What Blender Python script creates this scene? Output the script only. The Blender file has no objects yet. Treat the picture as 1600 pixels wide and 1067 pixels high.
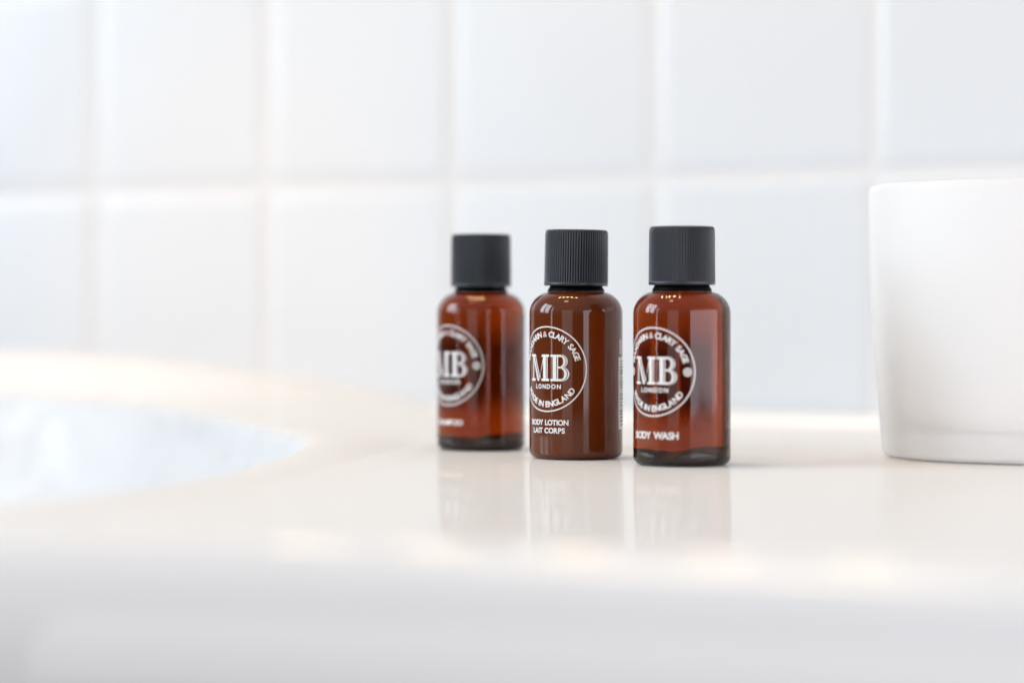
import bpy, bmesh, math, random
from mathutils import Vector, Matrix

random.seed(7)
sc = bpy.context.scene
COL = sc.collection
R = math.radians

# ------------------------------------------------------------------ camera
EYE = 0.0497                      # the lens sits 5 cm above the counter
cam_d = bpy.data.cameras.new('camera')
cam_d.sensor_width = 36.0
cam_d.lens = 85.0
cam_d.shift_y = -0.0341
cam_d.clip_start = 0.01
cam_d.clip_end = 50
cam_d.dof.use_dof = True
cam_d.dof.focus_distance = 0.777
cam_d.dof.aperture_fstop = 3.6
cam = bpy.data.objects.new('camera', cam_d)
COL.objects.link(cam)
cam.location = (0, 0, EYE)
cam.rotation_euler = (R(90), 0, 0)
sc.camera = cam

# ------------------------------------------------------------------ render settings
sc.view_settings.view_transform = 'Standard'
sc.view_settings.look = 'None'
sc.view_settings.exposure = 0.05
sc.view_settings.gamma = 1.0
sc.cycles.use_denoising = True
sc.cycles.max_bounces = 16
sc.cycles.diffuse_bounces = 6
sc.cycles.glossy_bounces = 6
sc.cycles.transmission_bounces = 14
sc.cycles.sample_clamp_indirect = 3.0
sc.cycles.blur_glossy = 0.6

# ------------------------------------------------------------------ ambient light of the white room
world = bpy.data.worlds.new('World')
sc.world = world
world.use_nodes = True
wn = world.node_tree.nodes
wl = world.node_tree.links
wn.clear()
w_out = wn.new('ShaderNodeOutputWorld')
w_bg = wn.new('ShaderNodeBackground')
w_geo = wn.new('ShaderNodeTexCoord')
w_sep = wn.new('ShaderNodeSeparateXYZ')
w_map = wn.new('ShaderNodeMapRange')
w_mix = wn.new('ShaderNodeMix'); w_mix.data_type = 'RGBA'
w_map.interpolation_type = 'SMOOTHSTEP'
w_map.inputs['From Min'].default_value = -0.05
w_map.inputs['From Max'].default_value = 0.32
w_mix.inputs['A'].default_value = (0.13, 0.13, 0.135, 1)     # the floor side of the room
w_mix.inputs['B'].default_value = (0.93, 0.96, 1.0, 1)      # white ceiling and walls
wl.new(w_geo.outputs['Generated'], w_sep.inputs[0])
wl.new(w_sep.outputs['Z'], w_map.inputs['Value'])
wl.new(w_map.outputs['Result'], w_mix.inputs['Factor'])
wl.new(w_mix.outputs['Result'], w_bg.inputs['Color'])
w_bg.inputs['Strength'].default_value = 0.50
wl.new(w_bg.outputs[0], w_out.inputs[0])


def area_light(name, loc, target, sx, sy, radiance, color):
    l = bpy.data.lights.new(name, 'AREA')
    l.shape = 'RECTANGLE'
    l.size = sx; l.size_y = sy
    l.energy = radiance * math.pi * sx * sy
    l.color = color
    o = bpy.data.objects.new(name, l)
    COL.objects.link(o)
    o.location = loc
    o.rotation_euler = (Vector(target) - Vector(loc)).to_track_quat('-Z', 'Y').to_euler()
    return o


def bulb(name, loc, radius, watts, color):
    l = bpy.data.lights.new(name, 'POINT')
    l.shadow_soft_size = radius
    l.energy = watts
    l.color = color
    o = bpy.data.objects.new(name, l)
    COL.objects.link(o)
    o.location = loc
    return o


# the window to the left, two panes
AIM = (0.03, 0.85, 0.05)
area_light('window_light', (-3.5, 0.15, 1.40), AIM, 0.78, 2.1, 11.5, (0.77, 0.88, 1.0))
area_light('window_light', (-3.5, 1.15, 1.40), AIM, 0.78, 2.1, 11.5, (0.77, 0.88, 1.0))
# a tall narrow opening left of the camera and a broad bright one to the right of it
area_light('door_light', (-1.42, 0.09, 0.30), (0.02, 0.79, 0.30), 0.09, 1.3, 6.0, (0.86, 0.90, 1.0))
area_light('room_light', (1.02, 0.0, 0.17), (0.02, 0.79, 0.06), 1.8, 0.58, 3.7, (0.98, 0.92, 1.0))
area_light('front_left_fill', (-0.62, -0.70, 0.22), (0.02, 0.79, 0.06), 0.75, 0.64, 1.2, (1.0, 0.95, 0.93))  # added panel: pale veil on the bottles, front fill for tumbler and wall
# a bar of warm vanity bulbs over the counter and one round ceiling lamp
WARM = (1.0, 0.72, 0.38)
for k in range(5):
    t = (k - 2) * 0.060
    bulb('vanity_bulb', (-0.085 + t * 0.894, 0.86 - t * 0.447, 0.60), 0.016, 0.85, WARM)
# added warm fill, no real lamp: imitates a peach glow behind the basin
sp = bpy.data.lights.new('basin_warm_fill', 'SPOT')
sp.energy = 9.5
sp.color = (1.0, 0.50, 0.13)
sp.spot_size = R(15)
sp.spot_blend = 1.0
sp.shadow_soft_size = 0.04
spo = bpy.data.objects.new('basin_warm_fill', sp)
COL.objects.link(spo)
spo.location = (-0.42, 0.25, 0.75)
spo.rotation_euler = (Vector((-0.145, 1.14, 0.06)) - spo.location).to_track_quat('-Z', 'Y').to_euler()
bulb('ceiling_lamp', (-0.48, 0.30, 1.5), 0.12, 7.0, (1.0, 0.78, 0.48))

# ------------------------------------------------------------------ materials


def mat(name, color=(0.8, 0.8, 0.8), rough=0.4, **kw):
    m = bpy.data.materials.new(name)
    m.use_nodes = True
    b = m.node_tree.nodes['Principled BSDF']
    b.inputs['Base Color'].default_value = (*color, 1)
    b.inputs['Roughness'].default_value = rough
    for k, v in kw.items():
        b.inputs[k.replace('_', ' ')].default_value = v
    return m


def noise_bump(m, scale, strength, dist=0.001, detail=3.0):
    nt = m.node_tree
    b = nt.nodes['Principled BSDF']
    tc = nt.nodes.new('ShaderNodeTexCoord')
    nz = nt.nodes.new('ShaderNodeTexNoise')
    nz.inputs['Scale'].default_value = scale
    nz.inputs['Detail'].default_value = detail
    bp = nt.nodes.new('ShaderNodeBump')
    bp.inputs['Strength'].default_value = strength
    bp.inputs['Distance'].default_value = dist
    nt.links.new(tc.outputs['Object'], nz.inputs['Vector'])
    nt.links.new(nz.outputs['Fac'], bp.inputs['Height'])
    nt.links.new(bp.outputs['Normal'], b.inputs['Normal'])
    return nz


def glossy_white(name, color, f0, f90, rough):
    """diffuse body under a weak polish whose reflection grows towards grazing views"""
    m = bpy.data.materials.new(name)
    m.use_nodes = True
    nt = m.node_tree
    nt.nodes.clear()
    out = nt.nodes.new('ShaderNodeOutputMaterial')
    mix = nt.nodes.new('ShaderNodeMixShader')
    dif = nt.nodes.new('ShaderNodeBsdfDiffuse')
    glo = nt.nodes.new('ShaderNodeBsdfGlossy')
    lw = nt.nodes.new('ShaderNodeLayerWeight')
    mr = nt.nodes.new('ShaderNodeMapRange')
    pw = nt.nodes.new('ShaderNodeMath'); pw.operation = 'POWER'; pw.inputs[1].default_value = 4.0
    lw.inputs['Blend'].default_value = 0.5
    mr.inputs['To Min'].default_value = f0
    mr.inputs['To Max'].default_value = f90
    rr_ = nt.nodes.new('ShaderNodeMapRange')
    rr_.inputs['From Min'].default_value = 0.35
    rr_.inputs['From Max'].default_value = 0.65
    rr_.inputs['To Min'].default_value = rough * 0.6
    rr_.inputs['To Max'].default_value = rough * 1.5
    nt.links.new(rr_.outputs['Result'], glo.inputs['Roughness'])
    tc = nt.nodes.new('ShaderNodeTexCoord')
    nz = nt.nodes.new('ShaderNodeTexNoise'); nz.inputs['Scale'].default_value = 60.0; nz.inputs['Detail'].default_value = 5.0
    rp = nt.nodes.new('ShaderNodeMix'); rp.data_type = 'RGBA'
    rp.inputs['A'].default_value = (color[0] * 0.975, color[1] * 0.97, color[2] * 0.96, 1)
    rp.inputs['B'].default_value = (*color, 1)
    L = nt.links.new
    L(tc.outputs['Object'], nz.inputs['Vector'])
    L(nz.outputs['Fac'], rp.inputs['Factor'])
    L(nz.outputs['Fac'], rr_.inputs['Value'])
    L(rp.outputs['Result'], dif.inputs['Color'])
    L(lw.outputs['Facing'], pw.inputs[0])
    L(pw.outputs[0], mr.inputs['Value'])
    L(mr.outputs['Result'], mix.inputs[0])
    L(dif.outputs[0], mix.inputs[1])
    L(glo.outputs[0], mix.inputs[2])
    L(mix.outputs[0], out.inputs['Surface'])
    return m


M_counter = glossy_white('polished_counter', (0.80, 0.785, 0.768), 0.07, 0.36, 0.065)
M_basin = glossy_white('white_ceramic', (0.63, 0.64, 0.65), 0.04, 0.07, 0.35)
M_tile = mat('tile_glaze', (0.648, 0.682, 0.712), 0.28)
noise_bump(M_tile, 14.0, 0.25, 0.002)
M_grout = mat('white_grout', (0.665, 0.675, 0.69), 0.8)
noise_bump(M_grout, 900.0, 0.4, 0.0005)
M_seal = mat('white_sealant', (0.85, 0.83, 0.80), 0.35)
M_cap = mat('black_cap_plastic', (0.013, 0.018, 0.026), 0.28, Specular_IOR_Level=0.6)
noise_bump(M_cap, 1500.0, 0.06, 0.0002)
M_ink = mat('white_ink', (0.74, 0.735, 0.72), 0.45)
M_base = mat('thick_amber_base', (0.030, 0.017, 0.012), 0.25)
M_neck = mat('neck_shade_black', (0.004, 0.002, 0.002), 0.5, Specular_IOR_Level=0.05)  # amber neck coloured near-black, standing in for the shade under the cap
M_fine = bpy.data.materials.new('thin_ink')
M_fine.use_nodes = True
nt = M_fine.node_tree
nt.nodes.clear()
o_ = nt.nodes.new('ShaderNodeOutputMaterial')
x_ = nt.nodes.new('ShaderNodeMixShader'); x_.inputs[0].default_value = 1.0
d_ = nt.nodes.new('ShaderNodeBsdfTransparent')
e_ = nt.nodes.new('ShaderNodeBsdfDiffuse'); e_.inputs['Color'].default_value = (0.8, 0.8, 0.79, 1)
nt.links.new(d_.outputs[0], x_.inputs[1]); nt.links.new(e_.outputs[0], x_.inputs[2]); nt.links.new(x_.outputs[0], o_.inputs['Surface'])
M_barcode = mat('barcode_ink', (0.62, 0.62, 0.62), 0.45)
M_bar_dark = mat('barcode_bar', (0.06, 0.04, 0.035), 0.45)

# amber plastic filled with clear liquid: refracts, and absorbs by thickness
M_amber = bpy.data.materials.new('amber_plastic')
M_amber.use_nodes = True
nt = M_amber.node_tree
nt.nodes.clear()
o_ = nt.nodes.new('ShaderNodeOutputMaterial')
g_ = nt.nodes.new('ShaderNodeBsdfPrincipled')
g_.inputs['Base Color'].default_value = (1, 1, 1, 1)
g_.inputs['Roughness'].default_value = 0.02
g_.inputs['IOR'].default_value = 1.45
g_.inputs['Transmission Weight'].default_value = 1.0
v_ = nt.nodes.new('ShaderNodeVolumeAbsorption')
v_.inputs['Color'].default_value = (0.795, 0.51, 0.10, 1)
v_.inputs['Density'].default_value = 250.0
nt.links.new(g_.outputs[0], o_.inputs['Surface'])
nt.links.new(v_.outputs[0], o_.inputs['Volume'])

# amber plastic with opaque lotion right behind it
M_lotion = mat('amber_over_lotion', (0.100, 0.0215, 0.0042), 0.35, Specular_IOR_Level=0.0, Coat_Weight=1.0, Coat_Roughness=0.02, Coat_IOR=1.45)

# frosted glass of the tumbler
M_frost = mat('frosted_glass', (0.99, 0.985, 0.975), 0.6, Transmission_Weight=0.5, IOR=1.3)

# ------------------------------------------------------------------ helpers


def link(name, bm, m, parent=None, smooth=True):
    me = bpy.data.meshes.new(name)
    bm.normal_update()
    bm.to_mesh(me)
    bm.free()
    if smooth:
        for p in me.polygons:
            p.use_smooth = True
    me.materials.append(m)
    o = bpy.data.objects.new(name, me)
    COL.objects.link(o)
    if parent:
        o.parent = parent
    return o


def tag(o, label, cat, group=None):
    o['label'] = label
    o['category'] = cat
    if group:
        o['group'] = group


def empty(name, loc, rz=0.0):
    o = bpy.data.objects.new(name, None)
    o.empty_display_size = 0.01
    COL.objects.link(o)
    o.location = loc
    o.rotation_euler = (0, 0, rz)
    return o


def rings(bm, ring_list, closed=True):
    """skin a list of vertex-coordinate rings"""
    vs = [[bm.verts.new(p) for p in r] for r in ring_list]
    n = len(vs[0])
    for a, b in zip(vs[:-1], vs[1:]):
        for i in range(n if closed else n - 1):
            j = (i + 1) % n
            bm.faces.new((a[i], a[j], b[j], b[i]))
    return vs


def lathe(profile, seg=128):
    """closed surface of revolution; the profile's first and last points lie on the axis"""
    bm = bmesh.new()
    mid = profile[1:-1]
    rl = [[(r * math.sin(2 * math.pi * i / seg), -r * math.cos(2 * math.pi * i / seg), z) for i in range(seg)] for r, z in mid]
    vs = rings(bm, rl)
    c0 = bm.verts.new((0, 0, profile[0][1]))
    c1 = bm.verts.new((0, 0, profile[-1][1]))
    for i in range(seg):
        j = (i + 1) % seg
        bm.faces.new((c0, vs[0][j], vs[0][i]))
        bm.faces.new((c1, vs[-1][i], vs[-1][j]))
    bmesh.ops.recalc_face_normals(bm, faces=bm.faces)
    return bm


def arc(cx, cz, rx, rz, a0, a1, n):
    return [(cx + rx * math.cos(R(a0 + (a1 - a0) * k / n)), cz + rz * math.sin(R(a0 + (a1 - a0) * k / n))) for k in range(n + 1)]


def catmull(pts, per):
    out = []
    n = len(pts)
    P = [Vector(p) for p in pts]
    for i in range(n):
        p0, p1, p2, p3 = P[i - 1], P[i], P[(i + 1) % n], P[(i + 2) % n]
        for k in range(per):
            t = k / per
            out.append(0.5 * ((2 * p1) + (p2 - p0) * t + (2 * p0 - 5 * p1 + 4 * p2 - p3) * t * t + (3 * p1 - p0 - 3 * p2 + p3) * t ** 3))
    return out


# ------------------------------------------------------------------ the tiled wall
SL = 0.5                                  # the wall runs back to the left
W0 = 1.075                                # its distance straight ahead
UV = Vector((1, -SL, 0)).normalized()     # along the wall
NV = Vector((-SL, -1, 0)).normalized()    # out of the wall, towards the camera
PITCH = 0.0985
PITCH_Z = 0.1020
WALL = empty('tiled_wall', (0, W0, 0), math.atan2(-SL, 1))
tag(WALL, 'white glazed square tile wall with pale grout behind the counter', 'wall')


def build_wall():
    # local axes: x along the wall, -y towards the camera
    bm = bmesh.new()
    x0, x1, z0, z1 = -1.05, 0.75, -0.02, 0.80
    ps = [(x0, 0.0, z0), (x1, 0.0, z0), (x1, 0.0, z1), (x0, 0.0, z1)]
    a = [bm.verts.new(p) for p in ps]
    b = [bm.verts.new((p[0], 0.02, p[2])) for p in ps]
    bm.faces.new(a)
    bm.faces.new(b[::-1])
    for i in range(4):
        bm.faces.new((a[i], b[i], b[(i + 1) % 4], a[(i + 1) % 4]))
    bmesh.ops.recalc_face_normals(bm, faces=bm.faces)
    link('grout', bm, M_grout, WALL, smooth=False)
    # one tile, pillowed edge
    s = PITCH / 2 - 0.0016
    bm = bmesh.new()
    rl = []
    for inset, y in ((0.0, 0.0004), (0.0, -0.0012), (0.0003, -0.0021), (0.0010, -0.0028), (0.0024, -0.0032), (0.006, -0.0034)):
        q = s - inset
        rc = 0.0022
        ring = []
        for cx, cz, a0 in ((1, 1, 0), (-1, 1, 90), (-1, -1, 180), (1, -1, 270)):
            for k in range(3):
                an = R(a0 + 45 * k)
                ring.append((cx * (q - rc) + rc * math.cos(an), y, cz * (q - rc) + rc * math.sin(an)))
        rl.append(ring)
    vs = rings(bm, rl)
    bm.faces.new(vs[-1])
    bmesh.ops.recalc_face_normals(bm, faces=bm.faces)
    me = bpy.data.meshes.new('tile')
    bm.to_mesh(me); bm.free()
    for p in me.polygons:
        p.use_smooth = True
    me.materials.append(M_tile)
    # a joint passes through photo column 709
    off = -0.0292
    for row in range(0, 3):
        for c in range(-7, 6):
            o = bpy.data.objects.new('tile', me)
            COL.objects.link(o)
            o.parent = WALL
            o.location = (off + (c + 0.5) * PITCH, 0.00275 - random.random() * 0.0002, 0.0035 + (row + 0.5) * PITCH_Z)
            o.scale = (1, 1, PITCH_Z / PITCH)
            o.rotation_euler = (random.gauss(0, 0.0022), random.gauss(0, 0.0012), random.gauss(0, 0.0022))
    # sealant fillet where the tiles meet the counter
    bm = bmesh.new()
    prof = [(0.0002, 0.0046), (-0.0030, 0.0042), (-0.0038, 0.0028), (-0.0052, 0.0014), (-0.0075, 0.0005), (-0.0075, -0.001), (0.0002, -0.001)]
    rl = [[(x0 + (x1 - x0) * k / 24, y, z) for y, z in prof] for k in range(25)]
    vs = rings(bm, rl)
    bm.faces.new(vs[0]); bm.faces.new(vs[-1])
    bmesh.ops.recalc_face_normals(bm, faces=bm.faces)
    link('sealant', bm, M_seal, WALL)


build_wall()

# ------------------------------------------------------------------ the basin set into the counter (x, y, z in mm)
LIP = [(-125, 593, 2), (-94, 645, 2), (-79, 708, 2), (-70, 834, 3), (-97, 914, 5), (-128, 962, 8), (-159, 1001, 10), (-224, 1056, 12),
       (-300, 1085, 12), (-400, 1090, 8), (-500, 1040, 4), (-525, 930, 2), (-455, 800, 2), (-330, 690, 2), (-210, 612, 2)]
CRE = [(-111, 572, 0.6), (-79, 634, 0.6), (-62, 702, 0.6), (-38, 842, 0.6), (-26, 968, 2.5), (-50, 1036, 11), (-97, 1050, 19), (-191, 1108, 27.5),
       (-290, 1160, 29), (-400, 1200, 26), (-560, 1180, 10), (-556, 930, 0.6), (-470, 775, 0.6), (-332, 668, 0.6), (-208, 590, 0.6)]
PER = 10
lip = [v * 0.001 for v in catmull(LIP, PER)]
cre = [v * 0.001 for v in catmull(CRE, PER)]
N = len(lip)
cen = sum((Vector((v.x, v.y, 0)) for v in lip), Vector()) / N


def outward(i):
    d = cre[i] - lip[i]
    d.z = 0
    return d.normalized()


HOLE = [cre[i] - outward(i) * 0.002 for i in range(N)]


def build_basin():
    root = empty('basin', (cen.x, cen.y, 0))
    tag(root, 'white oval ceramic wash basin with raised back rim sunk in the counter at left', 'basin')
    base = Vector((cen.x, cen.y, 0))
    rl = []
    # bowl, from the drain outwards
    for f, z in ((0.05, -0.118), (0.20, -0.117), (0.40, -0.112), (0.60, -0.100), (0.76, -0.080), (0.87, -0.055), (0.93, -0.032), (0.965, -0.014), (0.982, -0.0055)):
        rl.append([Vector((cen.x + (v.x - cen.x) * f, cen.y + (v.y - cen.y) * f, z + v.z * f ** 3)) - base for v in lip])
    rl.append([lip[i] - outward(i) * 0.0022 + Vector((0, 0, -0.0016)) - base for i in range(N)])
    rl.append([lip[i] - outward(i) * 0.0006 + Vector((0, 0, -0.0004)) - base for i in range(N)])
    bowl_rl = rl
    rl = [rl[-1]]
    # rim from lip to crest
    for t in (0.04, 0.12, 0.25, 0.45, 0.65, 0.82, 0.93, 1.0):
        ring = []
        for i in range(N):
            p = lip[i].lerp(cre[i], t)
            e = t * t * (3 - 2 * t)
            p.z = lip[i].z + (cre[i].z - lip[i].z) * e + 0.0009 * math.sin(math.pi * t)
            ring.append(p - base)
        rl.append(ring)
    # over the crest, flat towards the wall, then down to the counter
    for q, h in ((0.002, 0.97), (0.005, 0.82), (0.009, 0.50), (0.013, 0.20), (0.017, 0.04), (0.020, -0.02)):
        rl.append([Vector((cre[i].x, cre[i].y, max(cre[i].z * h, 0.0006 * h) if h > 0 else -0.0003)) + outward(i) * q - base for i in range(N)])
    bm = bmesh.new()
    vs = rings(bm, bowl_rl)
    bm.faces.new(vs[0])
    for f in bm.faces:
        f.normal_update()
    bmesh.ops.recalc_face_normals(bm, faces=bm.faces)
    if vs[0][0].link_faces[0].normal.z < 0:
        for f in bm.faces:
            f.normal_flip()
    link('bowl', bm, M_basin, root)
    bm = bmesh.new()
    rings(bm, rl)
    bmesh.ops.recalc_face_normals(bm, faces=bm.faces)
    link('rim', bm, M_counter, root)
    # metal waste in the bottom
    bm = lathe([(0, -0.006), (0.019, -0.006), (0.021, 0.0006), (0.0205, 0.0022), (0.018, 0.0026), (0.012, 0.0012), (0, 0.0010)], 48)
    dr = link('drain', bm, mat('chrome', (0.7, 0.7, 0.7), 0.15, Metallic=1.0), root)
    dr.location = (0, 0, -0.1165)


build_basin()

# ------------------------------------------------------------------ the counter
EDGE0 = 0.517


def edge_y(x):
    b = 0.052 * math.exp(-((x + 0.20) / 0.17) ** 2)
    return EDGE0 - SL * x - b


def build_counter():
    root = empty('countertop', (0, 0.8, 0))
    tag(root, 'glossy warm white bathroom countertop with a rounded front edge', 'counter')
    bm = bmesh.new()
    xs = [-0.80 + 1.30 * k / 130 for k in range(131)]
    rad = 0.015
    front = [Vector((x, edge_y(x), 0)) for x in xs]
    # the top sheet with the basin's opening left out
    loop = [bm.verts.new(p) for p in front]
    back = [bm.verts.new((x, W0 - SL * x + 0.004, 0)) for x in (xs[-1], xs[0])]
    outer = loop + back
    ed = []
    for i in range(len(outer)):
        ed.append(bm.edges.new((outer[i], outer[(i + 1) % len(outer)])))
    hv = [bm.verts.new((p.x, p.y, 0)) for p in HOLE]
    for i in range(len(hv)):
        ed.append(bm.edges.new((hv[i], hv[(i + 1) % len(hv)])))
    bmesh.ops.triangle_fill(bm, use_beauty=True, use_dissolve=False, edges=ed, normal=(0, 0, 1))
    for f in bm.faces:
        if f.normal.z < 0:
            f.normal_flip()
    prev = loop
    rows = [(rad * math.sin(R(a)), -0.034 * (1 - math.cos(R(a)))) for a in range(4, 92, 4)] + [(rad, -0.060), (rad, -0.090)]
    rows += [(rad - 0.003 * (1 - math.cos(R(a))), -0.090 - 0.003 * math.sin(R(a))) for a in (30, 60, 90)] + [(-0.02, -0.093)]
    for dn, dz in rows:
        cur = []
        for x, p in zip(xs, front):
            t = (edge_y(x + 0.002) - edge_y(x - 0.002)) / 0.004
            n = Vector((t, -1, 0)).normalized()
            cur.append(bm.verts.new(p + n * dn + Vector((0, 0, dz))))
        for i in range(len(xs) - 1):
            bm.faces.new((prev[i], cur[i], cur[i + 1], prev[i + 1]))
        prev = cur
    o = link('slab', bm, M_counter, root)
    o.location = (0, -0.8, 0)
    # specks of dust on the polish round the bottles
    bm = bmesh.new()
    rr = random.Random(5)
    for k in range(150):
        x = rr.gauss(0.02, 0.07); y = rr.gauss(0.78, 0.06)
        q = 0.00007 + 0.00016 * rr.random() ** 2
        c = bm.verts.new((x, y - 0.8, q * 0.8))
        vs = [bm.verts.new((x + q * rr.uniform(0.7, 1.3) * math.cos(t * math.pi / 3), y - 0.8 + q * rr.uniform(0.7, 1.3) * math.sin(t * math.pi / 3), 0.00001)) for t in range(6)]
        for t in range(6):
            bm.faces.new((vs[t], vs[(t + 1) % 6], c))
    du = link('dust', bm, mat('dust', (0.75, 0.72, 0.68), 0.9), root)
    du['kind'] = 'stuff'
    # lacquered cabinet front right under the slab
    bm = bmesh.new()
    prof = ((0.040, -0.0932), (0.0180, -0.0932), (0.0168, -0.0940), (0.0165, -0.0955), (0.0165, -0.60), (0.040, -0.60))
    prev = None
    for dy, z in prof:
        cur = []
        for x in xs:
            t = (edge_y(x + 0.002) - edge_y(x - 0.002)) / 0.004
            n = Vector((t, -1, 0)).normalized()
            cur.append(bm.verts.new((x - n.x * dy, edge_y(x) - n.y * dy - 0.8, z - 0.0006)))
        if prev:
            for i in range(len(xs) - 1):
                bm.faces.new((prev[i], cur[i], cur[i + 1], prev[i + 1]))
        prev = cur
    bmesh.ops.recalc_face_normals(bm, faces=bm.faces)
    link('cabinet_panel', bm, mat('grey_lacquer', (0.60, 0.605, 0.62), 0.45), root)


build_counter()

# ------------------------------------------------------------------ printing on the bottles
RB = 15.35         # body radius, mm
INK = 0.035        # ink thickness, mm
glyph_cache = {}


def glyph(ch, bold=0.034):
    """one capital as flat 2-D triangles, cap height 1, ink starting at x = 0"""
    if ch in glyph_cache:
        return glyph_cache[ch]
    cu = bpy.data.curves.new('glyph', 'FONT')
    cu.body = ch
    cu.size = 1.0
    cu.offset = bold if ch != '&' else 0.0
    cu.resolution_u = 5
    ob = bpy.data.objects.new('glyph', cu)
    COL.objects.link(ob)
    dg = bpy.context.evaluated_depsgraph_get()
    dg.update()
    me = bpy.data.meshes.new_from_object(ob.evaluated_get(dg))
    vs = [(v.co.x, v.co.y) for v in me.vertices]
    fs = [tuple(p.vertices) for p in me.polygons]
    bpy.data.objects.remove(ob)
    bpy.data.curves.remove(cu)
    bpy.data.meshes.remove(me)
    glyph_cache[ch] = (vs, fs)
    return vs, fs


hy = [v[1] for v in glyph('H')[0]]
CAPH = max(hy) - min(hy)
BASE_Y = min(hy)
KERN = {'RY': -0.16, 'LA': -0.06, 'WA': -0.20, 'AS': -0.06, 'LO': -0.06, 'DY': -0.12, 'OT': -0.07, 'TI': 0.03, 'OO': -0.05, 'AN': 0.05,
        'MA': 0.03, 'IN': 0.06, 'RI': 0.04, 'HA': 0.03, 'EN': 0.03, 'AI': 0.03, 'AR': 0.0, 'DE': -0.02, 'GE': 0.0}


def layout(text, cap, track):
    """list of (char, x0, width) in mm and the total length"""
    x = 0
    out = []
    k = cap / CAPH
    for i, ch in enumerate(text):
        if ch == ' ':
            x += 0.42 * cap
            continue
        vs, fs = glyph(ch)
        a = min(v[0] for v in vs); b = max(v[0] for v in vs)
        x += KERN.get(text[i - 1:i + 1], 0) * cap if i else 0
        out.append((ch, x - a * k, (b - a) * k, x))
        x += (b - a) * k + track
    return out, x - track


class Print:
    """flat artwork in (s, z) mm that is then laid round the bottle"""

    def __init__(self):
        self.bm = bmesh.new()

    def poly(self, pts):
        self.bm.faces.new([self.bm.verts.new((p[0], p[1], 0)) for p in pts])

    def tri(self, vs, fs, fn):
        v2 = [self.bm.verts.new((*fn(v), 0)) for v in vs]
        for f in fs:
            try:
                self.bm.faces.new([v2[i] for i in f])
            except ValueError:
                pass

    def text(self, text, cap, track, s0, z0, width=None):
        lay, tot = layout(text, cap, track)
        if width:
            track += (width - tot) / max(1, len(lay) - 1)
            lay, tot = layout(text, cap, track)
        k = cap / CAPH
        for ch, x, w, xs in lay:
            vs, fs = glyph(ch)
            self.tri(vs, fs, lambda v: (s0 - tot / 2 + x + v[0] * k, z0 + (v[1] - BASE_Y) * k - cap / 2))

    def arc_text(self, text, cap, r, a0, a1, top=True):
        """text along a circle of baseline radius r from angle a0 to a1 (degrees)"""
        lay, tot = layout(text, cap, 0)
        span = abs(R(a1 - a0)) * r
        lay, tot = layout(text, cap, (span - tot) / (len(text.replace(' ', '')) - 1))
        k = cap / CAPH
        for ch, x, w, xs in lay:
            vs, fs = glyph(ch)
            mid = xs + w / 2
            f = mid / tot
            an = R(a0 + (a1 - a0) * f)
            xa = x - mid

            def fn(v, an=an, xa=xa):
                lx = xa + v[0] * k
                ly = (v[1] - BASE_Y) * k
                if top:
                    rr = r + ly
                    return (rr * math.cos(an) + lx * math.sin(an), rr * math.sin(an) - lx * math.cos(an))
                rr = r - ly
                return (rr * math.cos(an) - lx * math.sin(an), rr * math.sin(an) + lx * math.cos(an))
            self.tri(vs, fs, fn)

    def ring(self, r0, r1, n=120, s=0, z=0):
        a = [self.bm.verts.new((s + r0 * math.cos(2 * math.pi * i / n), z + r0 * math.sin(2 * math.pi * i / n), 0)) for i in range(n)]
        b = [self.bm.verts.new((s + r1 * math.cos(2 * math.pi * i / n), z + r1 * math.sin(2 * math.pi * i / n), 0)) for i in range(n)]
        for i in range(n):
            j = (i + 1) % n
            self.bm.faces.new((a[i], b[i], b[j], a[j]))

    def wrap(self, name, m, parent, phi, zc, rad=RB, lift=INK):
        bm = self.bm
        bmesh.ops.triangulate(bm, faces=bm.faces)
        ss = [v.co.x for v in bm.verts]
        s = math.floor(min(ss))
        while s < max(ss):
            bmesh.ops.bisect_plane(bm, geom=bm.verts[:] + bm.edges[:] + bm.faces[:], plane_co=(s, 0, 0), plane_no=(1, 0, 0))
            s += 0.7
        for v in bm.verts:
            an = phi + v.co.x / rad
            q = rad + lift
            v.co = Vector((q * math.sin(an), -q * math.cos(an), v.co.y + zc)) * 0.001
        bmesh.ops.recalc_face_normals(bm, faces=bm.faces)
        for f in bm.faces:
            c = f.calc_center_median()
            if f.normal.x * c.x + f.normal.y * c.y < 0:
                f.normal_flip()
        return link(name, bm, m, parent, smooth=False)


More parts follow.
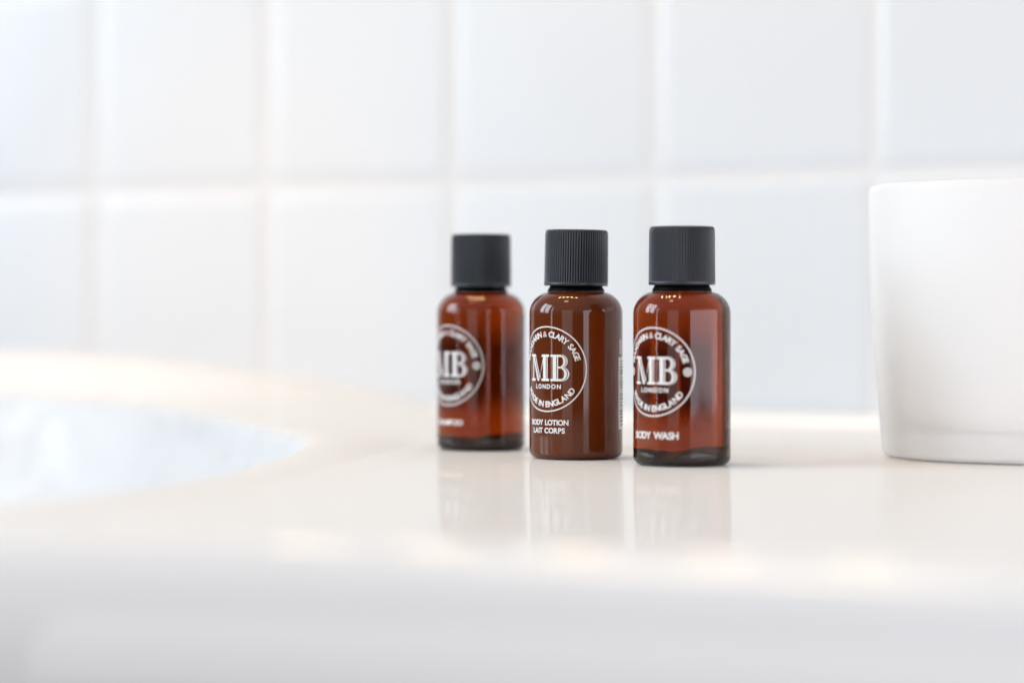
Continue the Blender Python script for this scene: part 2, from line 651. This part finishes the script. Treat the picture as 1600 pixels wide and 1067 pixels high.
def monogram(p):
    """engraved slab-serif M and B; s, z in mm about the emblem's centre"""
    z0, z1 = -3.9, 4.7
    sf = 0.75
    # M from s -7.9 to 1.0
    # left thin stem
    p.poly([(-7.05, z0 + sf), (-6.45, z0 + sf), (-6.45, z1 - sf), (-7.05, z1 - sf)])
    p.poly([(-8.1, z0), (-5.4, z0), (-5.4, z0 + sf), (-8.1, z0 + sf)])
    # thick diagonal (solid band, dark line, thin band)
    p.poly([(-8.1, z1 - sf), (-6.05, z1 - sf), (-3.35, z0 + 0.05), (-4.25, z0 + 0.05), (-6.45, z1 - 1.9), (-6.45, z1 - sf - .01), (-8.1, z1 - sf - .01)])
    p.poly([(-8.1, z1), (-5.35, z1), (-5.05, z1 - sf), (-8.1, z1 - sf)])
    p.poly([(-5.6, z1 - sf), (-5.15, z1 - sf), (-2.85, z0 + 1.15), (-3.05, z0 + 0.45)])
    # thin rising diagonal
    p.poly([(-3.30, z0 + 0.05), (-2.85, z0 + 1.2), (-1.45, z1 - sf), (-1.45, z1 - 2.1)])
    # right thick stem with inline
    p.poly([(-1.45, z0 + sf), (-0.30, z0 + sf), (-0.30, z1 - sf), (-1.45, z1 - sf)])
    p.poly([(0.05, z0 + sf), (0.40, z0 + sf), (0.40, z1 - sf), (0.05, z1 - sf)])
    p.poly([(-2.25, z1 - sf), (1.05, z1 - sf), (1.05, z1), (-1.95, z1)])
    p.poly([(-2.25, z0), (1.05, z0), (1.05, z0 + sf), (-2.25, z0 + sf)])
    # B from 1.6 to 7.9
    p.poly([(2.45, z0 + sf), (3.75, z0 + sf), (3.75, z1 - sf), (2.45, z1 - sf)])
    p.poly([(4.05, z0 + sf), (4.38, z0 + sf), (4.38, z1 - sf), (4.05, z1 - sf)])
    p.poly([(1.6, z1 - sf), (5.4, z1 - sf), (5.4, z1), (1.6, z1)])
    p.poly([(1.6, z0), (5.6, z0), (5.6, z0 + sf), (1.6, z0 + sf)])
    zm = 0.55
    p.poly([(4.38, zm - 0.3), (5.5, zm - 0.3), (5.5, zm + 0.3), (4.38, zm + 0.3)])

    def bowl(cx, zb, zt, ro, ri):
        cz = (zb + zt) / 2
        n = 14
        hz = (zt - zb) / 2
        for r0x, r1x, h0, h1 in ((ri, ro * 0.70, hz - sf, hz - 0.28), (ro * 0.82, ro, hz - 0.16, hz)):
            a = [(cx + r0x * math.cos(R(-90 + 180 * k / n)), cz + h0 * math.sin(R(-90 + 180 * k / n))) for k in range(n + 1)]
            b = [(cx + r1x * math.cos(R(-90 + 180 * k / n)), cz + h1 * math.sin(R(-90 + 180 * k / n))) for k in range(n + 1)]
            for k in range(n):
                p.poly([a[k], b[k], b[k + 1], a[k + 1]])
    bowl(5.4, zm - 0.2, z1, 2.2, 0.75)
    bowl(5.6, z0, zm + 0.2, 2.55, 0.85)


# ------------------------------------------------------------------ the bottles
H_CAP0 = 56.3      # underside of the cap
BODY = [(0, 3.4), (4, 3.2), (7.5, 2.5), (10, 1.5), (11.6, 0.55), (12.3, 0.12), (12.8, 0.0)]
BODY += arc(RB - 2.3, 2.3, 2.3, 2.3, -88, 0, 8)
BODY += [(RB, 8 + 4 * k) for k in range(10)] + [(RB, 46.4)]
BODY += [(8.5 + (RB - 8.5) * math.cos(R(a)) ** 1.05, 47.2 + 7.2 * math.sin(R(a))) for a in range(5, 80, 5)]
BODY += [(9.75, 54.2), (9.4, 54.32), (0, 54.35)]
NECK = [(0, 54.4), (9.35, 54.4), (9.45, 54.55), (9.2, 55.2), (8.75, 55.9), (8.45, 56.5), (8.4, 60), (8.4, 65), (0, 65)]


def body_mesh(inner=0.0):
    return lathe([(max(0, r - inner) * 0.001, z * 0.001) for r, z in BODY], 144)


def base_mesh():
    """thick moulded foot inside the shell, its top edge rising in lobes"""
    seg = 96
    bm = bmesh.new()
    rl = []
    for r, z, k in ((12.4, 0.9, 0), (13.4, 1.1, 0), (14.5, 1.9, 0), (15.05, 2.9, 0), (15.1, 3.4, 1), (14.2, 4.0, 1), (11.5, 4.1, 1), (7.5, 4.2, 0.6), (2.0, 4.3, 0)):
        ring = []
        for i in range(seg):
            a = 2 * math.pi * i / seg
            zz = z + k * 0.1 + k * 1.0 * (math.sin(5 * a + 0.4) + 0.4 * math.sin(3 * a))
            ring.append((r * math.sin(a) * 0.001, -r * math.cos(a) * 0.001, zz * 0.001))
        rl.append(ring)
    vs = rings(bm, rl)
    bm.faces.new(vs[-1])
    top = bm.verts.new((0, 0, 0.0037))
    low = [bm.verts.new((q * math.sin(2 * math.pi * i / seg) * 0.001, -q * math.cos(2 * math.pi * i / seg) * 0.001, 0.0036)) for q in (6.0,) for i in range(seg)]
    for i in range(seg):
        j = (i + 1) % seg
        bm.faces.new((vs[0][j], vs[0][i], low[i], low[j]))
        bm.faces.new((low[j], low[i], top))
    bmesh.ops.recalc_face_normals(bm, faces=bm.faces)
    return bm


def cap_mesh():
    bm = bmesh.new()
    nr = 76
    per = 6
    seg = nr * per
    shape = [0.0, 0.12, 0.80, 1.0, 1.0, 0.80]          # rounded ribs with a narrow groove
    H = 18.4

    def ring(r, z, amp):
        out = []
        for i in range(seg):
            a = 2 * math.pi * i / seg
            q = r - amp * (1 - shape[i % per])
            out.append((q * math.sin(a) * 0.001, -q * math.cos(a) * 0.001, z * 0.001))
        return out
    rl = [ring(8.7, 9.0, 0), ring(8.7, 0.0, 0), ring(10.3, 0.0, 0), ring(10.52, 0.15, 0), ring(10.55, 0.75, 0), ring(10.5, 0.95, 0.05),
          ring(10.5, 1.25, 0.95), ring(10.35, 16.9, 0.95), ring(10.26, 17.6, 0.8), ring(10.05, 18.1, 0.30), ring(9.7, 18.35, 0.0), ring(9.2, H, 0), ring(5, H, 0), ring(0.5, H, 0)]
    vs = rings(bm, rl)
    bm.faces.new(vs[0]); bm.faces.new(vs[-1])
    bmesh.ops.recalc_face_normals(bm, faces=bm.faces)
    return bm


def make_bottle(px, dist, phi, label, name_lines, opaque, dots, back, barcode, tilt):
    root = empty('toiletry_bottle', ((px - 800) / 3777.8 * dist, dist, 0.00015), 0)
    tag(root, label, 'bottle', 'amber toiletry bottles standing in a row')
    link('body', body_mesh(), M_lotion if opaque else M_amber, root)
    if not opaque:
        link('base', base_mesh(), M_base, root)
    link('neck', lathe([(r * 0.001, z * 0.001) for r, z in NECK], 96), M_neck, root)
    cap = link('cap', cap_mesh(), M_cap, root)
    cap.location = (0, 0, H_CAP0 * 0.001)
    cap.rotation_euler = (R(tilt[0]), R(tilt[1]), R(random.random() * 40))
    ph = R(phi)
    zc = 29.3
    p = Print()
    p.ring(13.48, 13.9)
    em = p.wrap('emblem_ring', M_ink, root, ph, zc)
    p = Print()
    monogram(p)
    p.wrap('monogram', M_ink, root, ph, zc)
    p = Print()
    p.text('LONDON', 1.5, 0.7, 0.15, -5.65, 10.4)
    p.arc_text('MANDARIN & CLARY SAGE', 1.95, 10.35, 166, 14)
    p.arc_text('MADE IN ENGLAND', 1.95, 12.35, 214, 326, top=False)
    p.wrap('lettering', M_ink, root, ph, zc)
    if dots:
        p = Print()
        for s in (-11.4, 11.4):
            p.ring(0.95, 1.35, 28, s, 0)
            p.ring(0.05, 0.42, 14, s, 0)
            for k in range(6):
                p.ring(0.02, 0.22, 10, s + 0.66 * math.cos(k * math.pi / 3), 0.66 * math.sin(k * math.pi / 3))
        p.wrap('emblem_dot', M_ink, root, ph, zc)
    p = Print()
    for txt, cap_h, z, w in name_lines:
        p.text(txt, cap_h, 0.2, 0.0, z, w)
    p.wrap('product_name', M_ink, root, ph, 0.0)
    if barcode:
        p = Print()
        p.poly([(0, 0), (9.0, 0), (9.0, 23.5), (0, 23.5)])
        b = p.wrap('barcode', M_barcode, root, R(63), 9.5)
        p = Print()
        z = 1.0
        rr = random.Random(3)
        while z < 22.3:
            w = rr.choice((0.16, 0.16, 0.30, 0.45))
            p.poly([(1.0, z), (8.0, z), (8.0, z + w), (1.0, z + w)])
            z += w + rr.choice((0.18, 0.2, 0.34, 0.5))
        p.wrap('barcode_bar', M_bar_dark, b, R(63), 9.5, lift=INK + 0.02)
        p = Print()
        for k in range(3):
            p.ring(0.40, 0.85, 20, 1.5, 25.2 + k * 1.65)
        p.wrap('barcode_digits', M_barcode, b, R(63), 9.5)
    if back:
        # fine back print, coverage graded to imitate dark liquid and the glow at its ends
        p = Print()
        rr = random.Random(11)
        for row in range(78):
            z = 10.0 + row * 0.45
            hh = 0.015 + 0.36 * min(1.0, row / 20.0) * min(1.0, (77 - row) / 22.0)
            for s0, s1 in ((-4.6, -0.9), (-0.6, 1.9), (2.3, 4.6)):
                a = s0 + rr.random() * 0.2
                p.poly([(a, z), (s1, z), (s1, z + hh), (a, z + hh)])
        p.wrap('back_print_shade', M_fine, root, math.pi, 0.0)
    return root


F = 3777.8
make_bottle(751.5, 0.8435, -47.5, 'amber shampoo bottle with black cap, leftmost and farthest back of the three bottles',
            [('SHAMPOO', 2.0, 9.7, 13.0)], False, True, True, False, (0.2, 0.1))
make_bottle(900.0, 0.7960, -40.0, 'opaque brown body lotion bottle with black cap and barcode, between the other two',
            [('BODY LOTION', 1.8, 12.0, 15.8), ('LAIT CORPS', 1.8, 9.4, 13.4)], True, False, False, True, (0.4, 0.7))
make_bottle(1065.5, 0.7620, -40.0, 'translucent amber body wash bottle with black cap, nearest bottle beside the frosted tumbler',
            [('BODY WASH', 2.25, 9.6, 17.2)], False, True, True, False, (0.0, 0.1))

# ------------------------------------------------------------------ the frosted tumbler


def build_tumbler():
    d = 0.800
    root = empty('tumbler', ((1603 - 800) / F * d, d, 0.0002))
    tag(root, 'white frosted glass tumbler standing on the counter at right', 'tumbler')
    H = 0.0895
    outer = [(0, 0.0015), (0.036, 0.0012), (0.0405, 0.0)] + [(0.0425, 0.0002), (0.0462, 0.0006), (0.0470, 0.0020), (0.0474, 0.0050)]
    for k in range(1, 12):
        t = k / 11
        outer.append((0.0474 + 0.0041 * (1 - (1 - t) ** 2.0), 0.0065 + (H - 0.0085) * t * 0.995))
    rim = [(0.0514, H - 0.0012), (0.0508, H - 0.0003), (0.0500, H), (0.0492, H - 0.0004), (0.0486, H - 0.0014)]
    inner = [(0.0484, H - 0.006), (0.0478, H * 0.6), (0.0462, H * 0.3), (0.0444, 0.016), (0.0420, 0.0105), (0.036, 0.0085), (0, 0.008)]
    bm = lathe(outer + rim + inner, 144)
    link('glass', bm, M_frost, root)


build_tumbler()
